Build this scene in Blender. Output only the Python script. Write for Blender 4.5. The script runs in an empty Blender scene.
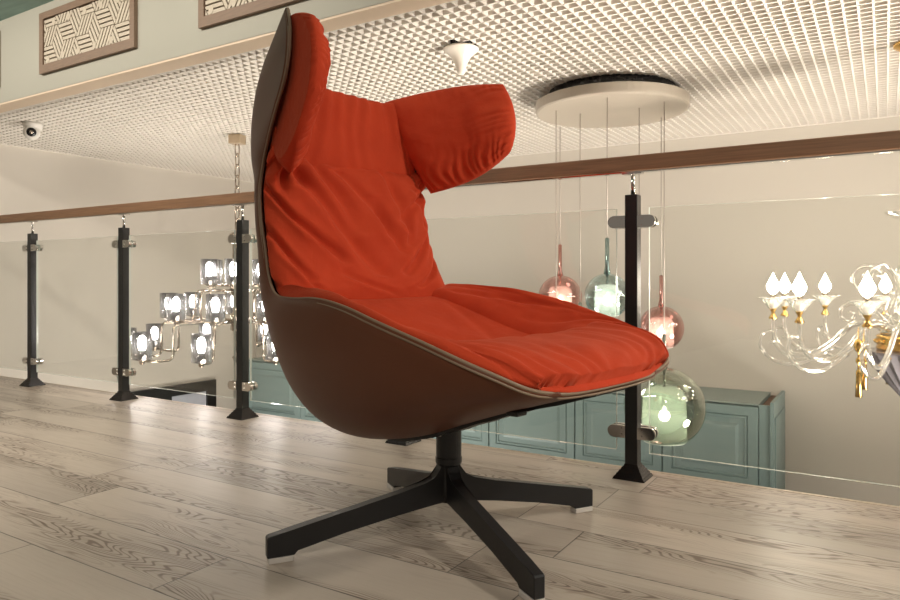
import bpy, bmesh, math, random
from mathutils import Vector, Matrix, noise

PI = math.pi
C = bpy.context.scene.collection
SC = bpy.context.scene

# ------------------------------------------------------------------ camera frame helpers
CR, CF = (.849, .529), (-.529, .848)          # camera right / forward in world XY
FPX, EYE = 697.0, 0.6


def W(r, d, z=0.0):
    """point r metres to the right of and d metres in front of the camera"""
    return Vector((r * CR[0] + d * CF[0], r * CR[1] + d * CF[1], z))


# ------------------------------------------------------------------ mesh helpers
def obj(name, bm, mat, parent=None, smooth=False, mats=None):
    me = bpy.data.meshes.new(name)
    bmesh.ops.recalc_face_normals(bm, faces=bm.faces[:])
    bm.to_mesh(me)
    bm.free()
    for m in (mats or [mat]):
        me.materials.append(m)
    o = bpy.data.objects.new(name, me)
    C.objects.link(o)
    if parent is not None:
        o.parent = parent
    if smooth:
        for p in me.polygons:
            p.use_smooth = True
    return o


def empty(name, loc=(0, 0, 0), rz=0.0):
    o = bpy.data.objects.new(name, None)
    C.objects.link(o)
    o.location = loc
    o.rotation_euler = (0, 0, rz)
    o.empty_display_size = .05
    return o


def tag(o, label, cat, group=None):
    o['label'] = label
    o['category'] = cat
    if group:
        o['group'] = group
    return o


def struct(name, bm, mat, label=None, smooth=False, mats=None):
    o = obj(name, bm, mat, None, smooth, mats)
    o['kind'] = 'structure'
    if label:
        o['label'] = label
        o['category'] = name.split('_')[0]
    return o


def B():
    return bmesh.new()


def box(bm, x0, x1, y0, y1, z0, z1, mi=0, bev=0.0):
    vs = [bm.verts.new(p) for p in ((x0, y0, z0), (x1, y0, z0), (x1, y1, z0), (x0, y1, z0),
                                    (x0, y0, z1), (x1, y0, z1), (x1, y1, z1), (x0, y1, z1))]
    fs = [bm.faces.new([vs[i] for i in q]) for q in
          ((0, 3, 2, 1), (4, 5, 6, 7), (0, 1, 5, 4), (1, 2, 6, 5), (2, 3, 7, 6), (3, 0, 4, 7))]
    for f in fs:
        f.material_index = mi
    if bev > 0:
        es = set(e for f in fs for e in f.edges)
        bmesh.ops.bevel(bm, geom=list(es), offset=bev, segments=2, affect='EDGES', profile=.5)
    return fs


def frustum(bm, cx, cy, z0, z1, a0, a1):
    """square frustum, half sizes a0 (bottom), a1 (top)"""
    lo = [bm.verts.new((cx + sx * a0, cy + sy * a0, z0)) for sx, sy in ((-1, -1), (1, -1), (1, 1), (-1, 1))]
    hi = [bm.verts.new((cx + sx * a1, cy + sy * a1, z1)) for sx, sy in ((-1, -1), (1, -1), (1, 1), (-1, 1))]
    bm.faces.new(lo[::-1])
    bm.faces.new(hi)
    for i in range(4):
        bm.faces.new((lo[i], lo[(i + 1) % 4], hi[(i + 1) % 4], hi[i]))


def lathe(bm, prof, seg=24, c=(0, 0, 0), closed=False, flute=0.0, nfl=12):
    """prof: list of (r, z) spun about the z axis through c"""
    rings = []
    for r, z in prof:
        if r < 1e-5:
            rings.append([bm.verts.new((c[0], c[1], c[2] + z))])
        else:
            ring = []
            for k in range(seg):
                t = 2 * PI * k / seg
                rr = r * (1 + flute * math.cos(nfl * t))
                ring.append(bm.verts.new((c[0] + rr * math.cos(t), c[1] + rr * math.sin(t), c[2] + z)))
            rings.append(ring)
    pairs = list(zip(rings, rings[1:]))
    if closed:
        pairs.append((rings[-1], rings[0]))
    for a, b in pairs:
        if len(a) == 1 and len(b) == 1:
            continue
        for k in range(seg):
            k2 = (k + 1) % seg
            if len(a) == 1:
                bm.faces.new((a[0], b[k2], b[k]))
            elif len(b) == 1:
                bm.faces.new((a[k], a[k2], b[0]))
            else:
                bm.faces.new((a[k], a[k2], b[k2], b[k]))


def tube(bm, pts, r, seg=8, cap=True):
    """tube along pts; r is a number or one per point"""
    pts = [Vector(p) for p in pts]
    n = len(pts)
    rs = r if isinstance(r, (list, tuple)) else [r] * n
    rings = []
    up = None
    for i in range(n):
        t = (pts[min(i + 1, n - 1)] - pts[max(i - 1, 0)])
        if t.length < 1e-9:
            t = Vector((0, 0, 1))
        t.normalize()
        if up is None:
            up = Vector((0, 0, 1)) if abs(t.z) < .9 else Vector((1, 0, 0))
        s = t.cross(up)
        if s.length < 1e-6:
            s = t.cross(Vector((0, 1, 0)))
        s.normalize()
        up = s.cross(t).normalized()
        rings.append([bm.verts.new(pts[i] + (s * math.cos(2 * PI * k / seg) + up * math.sin(2 * PI * k / seg)) * rs[i])
                      for k in range(seg)])
    for a, b in zip(rings, rings[1:]):
        for k in range(seg):
            bm.faces.new((a[k], a[(k + 1) % seg], b[(k + 1) % seg], b[k]))
    if cap:
        bm.faces.new(rings[0][::-1])
        bm.faces.new(rings[-1])


def crom(pts, n):
    """Catmull-Rom through pts (Vectors), n samples per span"""
    P = [Vector(p) for p in pts]
    P = [P[0] * 2 - P[1]] + P + [P[-1] * 2 - P[-2]]
    out = []
    for i in range(1, len(P) - 2):
        for k in range(n):
            t = k / n
            out.append(.5 * ((2 * P[i]) + (P[i + 1] - P[i - 1]) * t + (2 * P[i - 1] - 5 * P[i] + 4 * P[i + 1] - P[i + 2]) * t * t
                             + (3 * P[i] - P[i - 1] - 3 * P[i + 1] + P[i + 2]) * t ** 3))
    out.append(P[-2])
    return out


def prism(bm, poly, d, off=Vector((0, 0, 0)), mi=0):
    """extrude a polygon (list of Vectors) by the vector d"""
    a = [bm.verts.new(p + off) for p in poly]
    b = [bm.verts.new(p + off + d) for p in poly]
    n = len(a)
    fs = [bm.faces.new(a[::-1]), bm.faces.new(b)]
    for i in range(n):
        fs.append(bm.faces.new((a[i], a[(i + 1) % n], b[(i + 1) % n], b[i])))
    for f in fs:
        f.material_index = mi


# ------------------------------------------------------------------ materials
def newmat(name):
    m = bpy.data.materials.new(name)
    m.use_nodes = True
    nt = m.node_tree
    nt.nodes.clear()
    out = nt.nodes.new('ShaderNodeOutputMaterial')
    return m, nt, out


def N(nt, t, **kw):
    n = nt.nodes.new(t)
    for k, v in kw.items():
        if hasattr(n, k) and not k.startswith('i_'):
            setattr(n, k, v)
    return n


def S(n, **kw):
    for k, v in kw.items():
        n.inputs[k.replace('_', ' ')].default_value = v
    return n


def principled(name, col, rough=.5, metal=0.0, spec=.5, noise_amt=0.06, noise_scale=30.0, bump=0.0, bump_scale=200.0,
               sheen=0.0, coat=0.0, stretch=(1, 1, 1)):
    m, nt, out = newmat(name)
    p = N(nt, 'ShaderNodeBsdfPrincipled')
    nt.links.new(p.outputs[0], out.inputs[0])
    p.inputs['Roughness'].default_value = rough
    p.inputs['Metallic'].default_value = metal
    p.inputs['Specular IOR Level'].default_value = spec
    if sheen:
        p.inputs['Sheen Weight'].default_value = sheen
        p.inputs['Sheen Roughness'].default_value = .35
    if coat:
        p.inputs['Coat Weight'].default_value = coat
        p.inputs['Coat Roughness'].default_value = .15
    tc = N(nt, 'ShaderNodeTexCoord')
    mp = N(nt, 'ShaderNodeMapping')
    mp.inputs['Scale'].default_value = stretch
    nt.links.new(tc.outputs['Object'], mp.inputs[0])
    no = N(nt, 'ShaderNodeTexNoise')
    no.inputs['Scale'].default_value = noise_scale
    no.inputs['Detail'].default_value = 4
    nt.links.new(mp.outputs[0], no.inputs['Vector'])
    mx = N(nt, 'ShaderNodeMix', data_type='RGBA')
    a = [max(0, c * (1 - noise_amt)) for c in col]
    b = [min(1, c * (1 + noise_amt)) for c in col]
    mx.inputs[6].default_value = (*a, 1)
    mx.inputs[7].default_value = (*b, 1)
    nt.links.new(no.outputs[0], mx.inputs[0])
    nt.links.new(mx.outputs[2], p.inputs['Base Color'])
    if bump:
        nb = N(nt, 'ShaderNodeTexNoise')
        nb.inputs['Scale'].default_value = bump_scale
        nb.inputs['Detail'].default_value = 3
        nt.links.new(mp.outputs[0], nb.inputs['Vector'])
        bp = N(nt, 'ShaderNodeBump')
        bp.inputs['Strength'].default_value = bump
        bp.inputs['Distance'].default_value = .004
        nt.links.new(nb.outputs[0], bp.inputs['Height'])
        nt.links.new(bp.outputs[0], p.inputs['Normal'])
    return m


def emit(name, col, strength):
    m, nt, out = newmat(name)
    e = N(nt, 'ShaderNodeEmission')
    e.inputs[0].default_value = (*col, 1)
    e.inputs[1].default_value = strength
    nt.links.new(e.outputs[0], out.inputs[0])
    return m


def glass(name, tint, f0=.05, f1=.75, power=2.5, gloss=(1, 1, 1), rough=.0, body=None, body_amt=0.0, ztint=None):
    """thin clear glass: transparent towards the viewer, mirror-like at grazing angles"""
    m, nt, out = newmat(name)
    tr = N(nt, 'ShaderNodeBsdfTransparent')
    tr.inputs[0].default_value = (*tint, 1)
    gl = N(nt, 'ShaderNodeBsdfGlossy')
    gl.inputs[0].default_value = (*gloss, 1)
    gl.inputs['Roughness'].default_value = rough
    lw = N(nt, 'ShaderNodeLayerWeight')
    lw.inputs[0].default_value = .5
    pw = N(nt, 'ShaderNodeMath', operation='POWER')
    pw.inputs[1].default_value = power
    nt.links.new(lw.outputs['Facing'], pw.inputs[0])
    mr = N(nt, 'ShaderNodeMapRange')
    mr.inputs['To Min'].default_value = f0
    mr.inputs['To Max'].default_value = f1
    nt.links.new(pw.outputs[0], mr.inputs[0])
    mix = N(nt, 'ShaderNodeMixShader')
    nt.links.new(mr.outputs[0], mix.inputs[0])
    src = tr
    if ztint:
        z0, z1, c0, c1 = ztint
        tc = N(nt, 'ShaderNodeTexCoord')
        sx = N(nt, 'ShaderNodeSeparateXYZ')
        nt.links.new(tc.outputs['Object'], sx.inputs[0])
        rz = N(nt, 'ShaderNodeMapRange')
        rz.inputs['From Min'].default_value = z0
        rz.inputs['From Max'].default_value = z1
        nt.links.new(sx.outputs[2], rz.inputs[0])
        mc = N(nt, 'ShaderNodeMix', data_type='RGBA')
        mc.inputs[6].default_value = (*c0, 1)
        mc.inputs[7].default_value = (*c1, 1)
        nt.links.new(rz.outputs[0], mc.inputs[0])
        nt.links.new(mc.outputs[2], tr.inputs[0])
    if body_amt:
        df = N(nt, 'ShaderNodeBsdfTranslucent')
        df.inputs[0].default_value = (*body, 1)
        d2 = N(nt, 'ShaderNodeBsdfDiffuse')
        d2.inputs[0].default_value = (*body, 1)
        ad = N(nt, 'ShaderNodeMixShader')
        ad.inputs[0].default_value = .5
        nt.links.new(df.outputs[0], ad.inputs[1])
        nt.links.new(d2.outputs[0], ad.inputs[2])
        m2 = N(nt, 'ShaderNodeMixShader')
        m2.inputs[0].default_value = body_amt
        nt.links.new(tr.outputs[0], m2.inputs[1])
        nt.links.new(ad.outputs[0], m2.inputs[2])
        src = m2
    nt.links.new(src.outputs[0], mix.inputs[1])
    nt.links.new(gl.outputs[0], mix.inputs[2])
    nt.links.new(mix.outputs[0], out.inputs[0])
    return m


def floor_material():
    m, nt, out = newmat('limed_oak_planks')
    L = nt.links.new
    p = N(nt, 'ShaderNodeBsdfPrincipled')
    L(p.outputs[0], out.inputs[0])
    tc = N(nt, 'ShaderNodeTexCoord')
    sep = N(nt, 'ShaderNodeSeparateXYZ')
    L(tc.outputs['Object'], sep.inputs[0])

    def M(op, a, b=None, c=None):
        n = N(nt, 'ShaderNodeMath', operation=op)
        for i, v in enumerate((a, b, c)):
            if v is None:
                continue
            if isinstance(v, (int, float)):
                n.inputs[i].default_value = v
            else:
                L(v, n.inputs[i])
        return n.outputs[0]

    PW, PL = .1835, 1.28
    yr = M('DIVIDE', M('ADD', sep.outputs[1], 10 * PW - .102), PW)
    row = M('FLOOR', yr)
    fy = M('SUBTRACT', yr, row)
    wn = N(nt, 'ShaderNodeTexWhiteNoise', noise_dimensions='1D')
    L(row, wn.inputs['W'])
    xs = M('ADD', M('DIVIDE', M('ADD', sep.outputs[0], 30.0), PL), M('MULTIPLY', wn.outputs[0], 7.31))
    colm = M('FLOOR', xs)
    fx = M('SUBTRACT', xs, colm)
    # seams
    ey = M('MULTIPLY', M('MINIMUM', fy, M('SUBTRACT', 1.0, fy)), PW)
    ex = M('MULTIPLY', M('MINIMUM', fx, M('SUBTRACT', 1.0, fx)), PL)
    e = M('MINIMUM', ey, ex)
    seam = N(nt, 'ShaderNodeMapRange')
    seam.inputs['From Min'].default_value = .0006
    seam.inputs['From Max'].default_value = .0022
    L(e, seam.inputs[0])
    # per-plank random
    pid = M('ADD', M('MULTIPLY', row, 17.13), M('MULTIPLY', colm, 3.71))
    w2 = N(nt, 'ShaderNodeTexWhiteNoise', noise_dimensions='1D')
    L(pid, w2.inputs['W'])
    rnd = w2.outputs[0]
    cv = N(nt, 'ShaderNodeCombineXYZ')
    L(M('ADD', M('MULTIPLY', sep.outputs[0], 1.9), M('MULTIPLY', rnd, 50.0)), cv.inputs[0])
    L(M('MULTIPLY', sep.outputs[1], 13.0), cv.inputs[1])
    L(M('MULTIPLY', rnd, 91.0), cv.inputs[2])
    n1 = N(nt, 'ShaderNodeTexNoise')
    S(n1, Scale=1.0, Detail=1.6, Roughness=.45)
    L(cv.outputs[0], n1.inputs['Vector'])
    # cathedral grain = contour lines of the stretched noise
    ring = M('SINE', M('MULTIPLY', n1.outputs[0], 190.0))
    rg = N(nt, 'ShaderNodeMapRange')
    rg.inputs['From Min'].default_value = .25
    rg.inputs['From Max'].default_value = .95
    L(ring, rg.inputs[0])
    # where the grain is strong
    cm = N(nt, 'ShaderNodeCombineXYZ')
    L(M('ADD', M('MULTIPLY', sep.outputs[0], 1.1), M('MULTIPLY', rnd, 23.0)), cm.inputs[0])
    L(M('MULTIPLY', sep.outputs[1], 8.0), cm.inputs[1])
    L(M('MULTIPLY', rnd, 47.0), cm.inputs[2])
    n2 = N(nt, 'ShaderNodeTexNoise')
    S(n2, Scale=1.0, Detail=2.5)
    L(cm.outputs[0], n2.inputs['Vector'])
    mk = N(nt, 'ShaderNodeMapRange')
    mk.inputs['From Min'].default_value = .43
    mk.inputs['From Max'].default_value = .58
    L(n2.outputs[0], mk.inputs[0])
    # fine fibres
    cf = N(nt, 'ShaderNodeCombineXYZ')
    L(M('MULTIPLY', sep.outputs[0], 9.0), cf.inputs[0])
    L(M('MULTIPLY', sep.outputs[1], 260.0), cf.inputs[1])
    L(M('MULTIPLY', rnd, 9.0), cf.inputs[2])
    n3 = N(nt, 'ShaderNodeTexNoise')
    S(n3, Scale=1.0, Detail=3.0)
    L(cf.outputs[0], n3.inputs['Vector'])
    dark = M('ADD', M('MULTIPLY', M('MULTIPLY', rg.outputs[0], mk.outputs[0]), .85),
             M('MULTIPLY', M('MULTIPLY', mk.outputs[0], n3.outputs[0]), .45))
    dark = M('ADD', dark, M('MULTIPLY', M('SUBTRACT', n3.outputs[0], .5), .35))
    c1 = N(nt, 'ShaderNodeMix', data_type='RGBA')
    c1.inputs[6].default_value = (.415, .355, .29, 1)
    c1.inputs[7].default_value = (.14, .10, .07, 1)
    c1.clamp_factor = True
    L(dark, c1.inputs[0])
    tone = M('ADD', .84, M('MULTIPLY', rnd, .3))
    c2 = N(nt, 'ShaderNodeMix', data_type='RGBA', blend_type='MULTIPLY')
    c2.inputs[0].default_value = 1
    L(c1.outputs[2], c2.inputs[6])
    cc = N(nt, 'ShaderNodeCombineColor')
    for i in range(3):
        L(M('MULTIPLY', tone, M('ADD', .25, M('MULTIPLY', seam.outputs[0], .75))), cc.inputs[i])
    L(cc.outputs[0], c2.inputs[7])
    L(c2.outputs[2], p.inputs['Base Color'])
    L(M('ADD', .25, M('MULTIPLY', n3.outputs[0], .22)), p.inputs['Roughness'])
    p.inputs['Specular IOR Level'].default_value = .5
    bp = N(nt, 'ShaderNodeBump')
    bp.inputs['Strength'].default_value = .25
    bp.inputs['Distance'].default_value = .0015
    L(M('SUBTRACT', seam.outputs[0], M('MULTIPLY', dark, .5)), bp.inputs['Height'])
    L(bp.outputs[0], p.inputs['Normal'])
    return m


M_WALL = principled('warm_plaster', (.65, .605, .535), .85, noise_amt=.03, noise_scale=2.0, bump=.05, bump_scale=150)
M_WHITE = principled('white_lattice_paint', (.80, .75, .68), .5, noise_amt=.02)
M_PLENUM = principled('plenum_grey', (.17, .155, .135), .9, noise_amt=.1, noise_scale=3)
M_BULK = principled('sage_grey_paint', (.38, .365, .305), .8, noise_amt=.03, noise_scale=3, bump=.04)
M_SOFFIT = principled('peach_plaster', (.74, .60, .46), .8, noise_amt=.02)
M_TEAL_C = principled('teal_streaked_ceiling', (.27, .42, .39), .6, noise_amt=.35, noise_scale=5, stretch=(1, 6, 1))
M_FLOOR = floor_material()
M_EDGE = principled('floor_edge_metal', (.45, .38, .30), .35, metal=.4, noise_amt=.05)
M_BLACK = principled('black_powder_coat', (.012, .012, .013), .38, noise_amt=.2, bump=.12, bump_scale=500)
M_POST = principled('black_hammered_steel', (.009, .009, .009), .28, spec=.6, noise_amt=.2, bump=.3, bump_scale=260)
M_STEPS = principled('black_stepped_foot', (.02, .018, .017), .25, metal=.3, noise_amt=.2)
M_CHROME = principled('polished_chrome', (.72, .70, .67), .1, metal=1, noise_amt=.03)
M_NICKEL = principled('polished_nickel', (.52, .45, .38), .17, metal=1, noise_amt=.05)
M_GOLD = principled('gilded_brass', (.78, .50, .16), .24, metal=1, noise_amt=.1, noise_scale=90)
M_BRASSBOX = principled('brushed_champagne_metal', (.62, .50, .36), .35, metal=.8, noise_amt=.1)
M_RAIL = principled('walnut_handrail_wood', (.25, .135, .072), .42, noise_amt=.45, noise_scale=14, stretch=(.6, 14, 14))
M_FRAME = principled('brown_wood_frame', (.20, .13, .085), .5, noise_amt=.25, noise_scale=20, stretch=(1, 8, 8))
M_LATTICE = principled('pale_lattice_wood', (.50, .43, .335), .55, noise_amt=.08)
M_BACK = principled('grille_backing', (.10, .07, .045), .8, noise_amt=.3)
M_CAB = principled('teal_cabinet_lacquer', (.20, .275, .268), .42, noise_amt=.04, noise_scale=4)
M_CABTOP = principled('teal_cabinet_top', (.26, .315, .295), .6, noise_amt=.05, noise_scale=6)
M_EDGEBROWN = principled('raw_brown_board_edge', (.16, .08, .04), .6, noise_amt=.2)
M_DARKDOOR = principled('dark_door_frame_lacquer', (.016, .014, .013), .3, noise_amt=.1)
M_DOORPANE = principled('pale_blue_door_panel', (.50, .52, .58), .4, noise_amt=.05)
M_LOWFLOOR = principled('pale_hall_floor', (.42, .36, .28), .4, noise_amt=.1, noise_scale=2)
M_LEATHER = principled('brown_leather', (.125, .043, .020), .42, spec=.25, noise_amt=.10, noise_scale=6, bump=.16, bump_scale=420)
M_PIPING = principled('taupe_leather_piping', (.235, .165, .105), .5, noise_amt=.1)
M_PLASTIC = principled('white_plastic', (.82, .76, .66), .35, noise_amt=.02)
M_CAMWHITE = principled('white_camera_shell', (.72, .69, .64), .3, noise_amt=.02)
M_CREAM = principled('cream_metal', (.44, .385, .315), .45, noise_amt=.03)
M_LENS = principled('black_lens_glass', (.01, .01, .012), .08, noise_amt=.1)
M_CLEARPAD = principled('clear_grey_foot_pad', (.62, .58, .53), .25, noise_amt=.05)
M_GREYGLASS = principled('lavender_grey_ribbed_glass', (.30, .28, .31), .2, metal=.3, noise_amt=.15)


def velvet():
    m, nt, out = newmat('orange_red_velvet')
    L = nt.links.new
    p = N(nt, 'ShaderNodeBsdfPrincipled')
    L(p.outputs[0], out.inputs[0])
    tc = N(nt, 'ShaderNodeTexCoord')
    n1 = N(nt, 'ShaderNodeTexNoise')
    S(n1, Scale=14.0, Detail=4.0)
    L(tc.outputs['Object'], n1.inputs['Vector'])
    mx = N(nt, 'ShaderNodeMix', data_type='RGBA')
    mx.inputs[6].default_value = (.43, .040, .013, 1)
    mx.inputs[7].default_value = (.55, .060, .020, 1)
    L(n1.outputs[0], mx.inputs[0])
    L(mx.outputs[2], p.inputs['Base Color'])
    p.inputs['Roughness'].default_value = .85
    p.inputs['Specular IOR Level'].default_value = .15
    p.inputs['Sheen Weight'].default_value = .22
    p.inputs['Sheen Roughness'].default_value = .4
    p.inputs['Sheen Tint'].default_value = (1, .36, .2, 1)
    n2 = N(nt, 'ShaderNodeTexNoise')
    S(n2, Scale=420.0, Detail=2.0)
    L(tc.outputs['Object'], n2.inputs['Vector'])
    n4 = N(nt, 'ShaderNodeTexNoise')
    S(n4, Scale=26.0, Detail=3.0, Distortion=.6)
    L(tc.outputs['Object'], n4.inputs['Vector'])
    ad = N(nt, 'ShaderNodeMath', operation='MULTIPLY_ADD')
    ad.inputs[1].default_value = 3.0
    L(n4.outputs[0], ad.inputs[0])
    L(n2.outputs[0], ad.inputs[2])
    bp = N(nt, 'ShaderNodeBump')
    bp.inputs['Strength'].default_value = .35
    bp.inputs['Distance'].default_value = .0025
    L(ad.outputs[0], bp.inputs['Height'])
    L(bp.outputs[0], p.inputs['Normal'])
    return m


M_VELVET = velvet()
M_PANE = glass('railing_glass', (.968, .974, .962), .03, .6, 3.0)
M_PANE_EDGE = principled('railing_glass_edge', (.62, .66, .60), .15, noise_amt=.05, spec=.8)
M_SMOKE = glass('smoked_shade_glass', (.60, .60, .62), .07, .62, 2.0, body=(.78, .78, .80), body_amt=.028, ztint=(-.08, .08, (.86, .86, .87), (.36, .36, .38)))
M_ROSE = glass('rose_globe_glass', (.78, .56, .53), .12, .9, 2.0, (.95, .8, .78))
M_SEA = glass('sea_grey_globe_glass', (.62, .70, .70), .14, .92, 2.0, (.85, .95, .95))
M_OLIVE = glass('green_grey_globe_glass', (.60, .63, .55), .16, .95, 1.8, (.9, .93, .88))
M_ROSETUBE = principled('rose_copper_tube', (.48, .27, .24), .15, metal=.9)
M_SEATUBE = principled('sea_grey_tube', (.24, .32, .31), .15, metal=.9)
M_OLIVETUBE = principled('grey_green_tube', (.32, .34, .31), .15, metal=.9)
M_DIFF = glass('frosted_diffuser_glass', (.9, .92, .88), .03, .4, 2.0, body=(.92, .95, .9), body_amt=.55, rough=.2)
M_DIFFG = glass('frosted_green_diffuser_glass', (.82, .9, .80), .03, .4, 2.0, body=(.80, .90, .80), body_amt=.5, rough=.2)
M_DIFFR = glass('frosted_rose_diffuser_glass', (.95, .85, .82), .03, .4, 2.0, body=(.98, .86, .82), body_amt=.55, rough=.2)
M_CRYSTAL = glass('clear_blown_glass', (.96, .96, .95), .16, .95, 1.1, (1, .98, .94), body=(.95, .93, .9), body_amt=.16)
M_DISH = glass('bright_blown_glass', (.96, .96, .95), .12, .9, 1.2, (1, .98, .94), body=(.97, .95, .9), body_amt=.42)
M_CORD = principled('steel_cord', (.42, .36, .32), .4, metal=.3)
M_BULB = emit('warm_white_bulb', (1, .93, .84), 85.0)
M_BULB_V = emit('candle_bulb', (1, .90, .74), 48.0)
M_BULB_P = emit('pendant_bulb', (1, .96, .82), 40.0)

# ------------------------------------------------------------------ the setting
XL, YW = -5.02, 4.60            # left wall, far wall
YR = 2.08                       # railing line
ZC = 1.50                       # lattice ceiling over the hall

bm = B(); box(bm, XL, 3.6, -3.2, 2.165, -.14, 0)
struct('floor', bm, M_FLOOR, 'limed oak plank floor of the gallery')
bm = B(); box(bm, XL, 3.6, 2.165, 2.18, -.20, .001)
struct('trim_1', bm, M_EDGE, 'thin metal trim along the edge of the plank floor')
bm = B(); box(bm, XL, 5.0, 2.3, YW, -2.5, -2.4)
struct('floor_lower', bm, M_LOWFLOOR)
bm = B(); box(bm, XL - .1, 5.0, YW, YW + .12, -2.5, 2.1)
struct('wall_far', bm, M_WALL, 'warm beige far wall behind the chandeliers')
bm = B(); box(bm, XL - .12, XL, -3.2, YW, -2.5, 2.1)
struct('wall_left', bm, M_WALL, 'warm beige side wall on the left')

# lattice ceiling: real crossed slats
CELL, TH, HS = .0432, .0068, .028
bm = B()
y = 1.925
while y < YW - .01:
    box(bm, XL, 3.4, y - TH / 2, y + TH / 2, ZC, ZC + HS)
    y += CELL
x = XL + .02
while x < 3.4:
    box(bm, x - TH / 2, x + TH / 2, 1.925, YW - .005, ZC, ZC + HS)
    x += CELL
box(bm, XL, 3.4, YW - .03, YW - .005, ZC - .002, ZC + HS)
box(bm, XL, XL + .02, 1.93, YW - .005, ZC - .002, ZC + HS)
struct('ceiling', bm, M_WHITE, 'white open-cell lattice ceiling over the hall')
bm = B(); box(bm, XL, 3.4, 1.93, YW, ZC + .30, ZC + .34)
struct('ceiling_slab', bm, M_PLENUM)

# bulkhead with the grilles
YB = 1.826
bm = B(); box(bm, XL, 3.6, YB, YB + .075, ZC + .006, 1.95)
struct('beam', bm, M_BULK, 'sage grey bulkhead above the railing')
bm = B(); box(bm, XL, 3.6, YB + .002, 1.918, ZC - .002, ZC + .006)
struct('trim_2', bm, M_SOFFIT, 'peach underside of the bulkhead')
bm = B(); box(bm, XL, 3.6, .35, YB, 1.93, 1.97)
struct('ceiling_near', bm, M_TEAL_C, 'teal ceiling panel above the bulkhead')

# dark doorway low on the left wall
bm = B()
box(bm, XL, XL + .03, 4.02, 4.115, -2.4, -.287)
box(bm, XL, XL + .03, 3.20, 4.02, -.375, -.287)
box(bm, XL, XL + .03, 3.20, 3.665, -2.4, -.375)
d = struct('door_1', bm, M_DARKDOOR, 'dark framed door low on the left wall')
bm = B(); box(bm, XL, XL + .012, 3.665, 4.02, -2.4, -.375)
obj('door_pane', bm, M_DOORPANE, d)


# ------------------------------------------------------------------ bulkhead grilles
def clip(poly, x0, x1, z0, z1):
    def cut(ps, f, g):
        out = []
        for i in range(len(ps)):
            a, b = ps[i], ps[(i + 1) % len(ps)]
            fa, fb = f(a), f(b)
            if fa >= 0:
                out.append(a)
            if (fa > 0 > fb) or (fa < 0 < fb):
                t = fa / (fa - fb)
                out.append((a[0] + (b[0] - a[0]) * t, a[1] + (b[1] - a[1]) * t))
        return out
    for f in (lambda p: p[0] - x0, lambda p: x1 - p[0], lambda p: p[1] - z0, lambda p: z1 - p[1]):
        if len(poly) < 3:
            return []
        poly = cut(poly, f, None)
    return poly if len(poly) >= 3 else []


def grille(x0, label):
    w, h, z0 = .755, .292, 1.588
    t = empty('ventilation_grille', (x0, YB, z0))
    tag(t, label, 'grille', 'wooden grilles on the bulkhead')
    fb = .032
    bm = B()
    box(bm, 0, w, -.018, 0, 0, fb * 1.25); box(bm, 0, w, -.018, 0, h - fb, h)
    box(bm, 0, fb, -.018, 0, fb * 1.25, h - fb); box(bm, w - fb, w, -.018, 0, fb * 1.25, h - fb)
    obj('frame', bm, M_FRAME, t)
    bm = B()
    box(bm, fb, w - fb, -.003, -.0005, fb * 1.25, h - fb)
    obj('backing', bm, M_BACK, t)
    bm = B()
    A = .10
    d0 = (1.0, 0.0); d1 = (-.5, .866); d2 = (-.5, -.866)
    X0, X1, Z0, Z1 = fb + .004, w - fb - .004, fb * 1.25 + .004, h - fb - .003
    NS = 4
    def rh(o, a, b):
        # stripes parallel to edge a, stacked along edge b
        for k in range(NS):
            s0, s1 = (k + .16) / NS, (k + .84) / NS
            q = [(o[0] + b[0] * A * s, o[1] + b[1] * A * s) for s in (s0, s1)]
            poly = [q[0], (q[0][0] + a[0] * A, q[0][1] + a[1] * A), (q[1][0] + a[0] * A, q[1][1] + a[1] * A), q[1]]
            c = clip(poly, X0, X1, Z0, Z1)
            if len(c) >= 3:
                try:
                    prism(bm, [Vector((p[0], -.012, p[1])) for p in c], Vector((0, .009, 0)))
                except ValueError:
                    pass
    for i in range(-3, 9):
        for j in range(-3, 6):
            o = (.055 + i * 1.5 * A, .04 + j * 1.732 * A + (i % 2) * .866 * A)
            rh(o, d0, d1)
            rh(o, d2, d0)
            rh(o, d1, d2)
    for i in range(0, 6):
        for zz in (.062, .232):
            cx = .07 + i * .128 + (.05 if zz > .1 else 0)
            if cx > w - .05:
                continue
            poly = [Vector((cx + .014 * math.cos(2 * PI * k / 14), -.0135, zz + .017 * math.sin(2 * PI * k / 14))) for k in range(14)]
            prism(bm, poly, Vector((0, .010, 0)))
    obj('lattice', bm, M_LATTICE, t)
    return t


grille(-3.471, 'whole wooden ventilation grille on the bulkhead, above the security camera')
grille(-2.300, 'wooden ventilation grille on the bulkhead just left of the orange chair top')
grille(-4.630, 'wooden ventilation grille cut off by the left edge of the photo')

# ------------------------------------------------------------------ railing
bm = B()
box(bm, XL + .002, 2.6, YR - .022, YR + .022, .923, .969, bev=.004)
hr = obj('handrail', bm, M_RAIL)
tag(hr, 'long brown walnut handrail running across above the glass balustrade', 'handrail')

bm = B(); box(bm, XL + .002, 2.6, YR - .012, YR + .012, .9185, .923)
obj('underside_strip', bm, M_CHROME, hr)

POSTS = [-.646 - .8535 * k for k in range(5)]
PLABEL = ['black square railing post nearest the camera, right of the chair, before the pendant lamps',
          'black railing post mostly hidden behind the orange chair, only its foot showing under the seat',
          'black railing post in front of the smoked glass chandelier, just left of the chair',
          'second black railing post from the left, left of the smoked glass chandelier',
          'leftmost black railing post, farthest along the balustrade']


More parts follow.
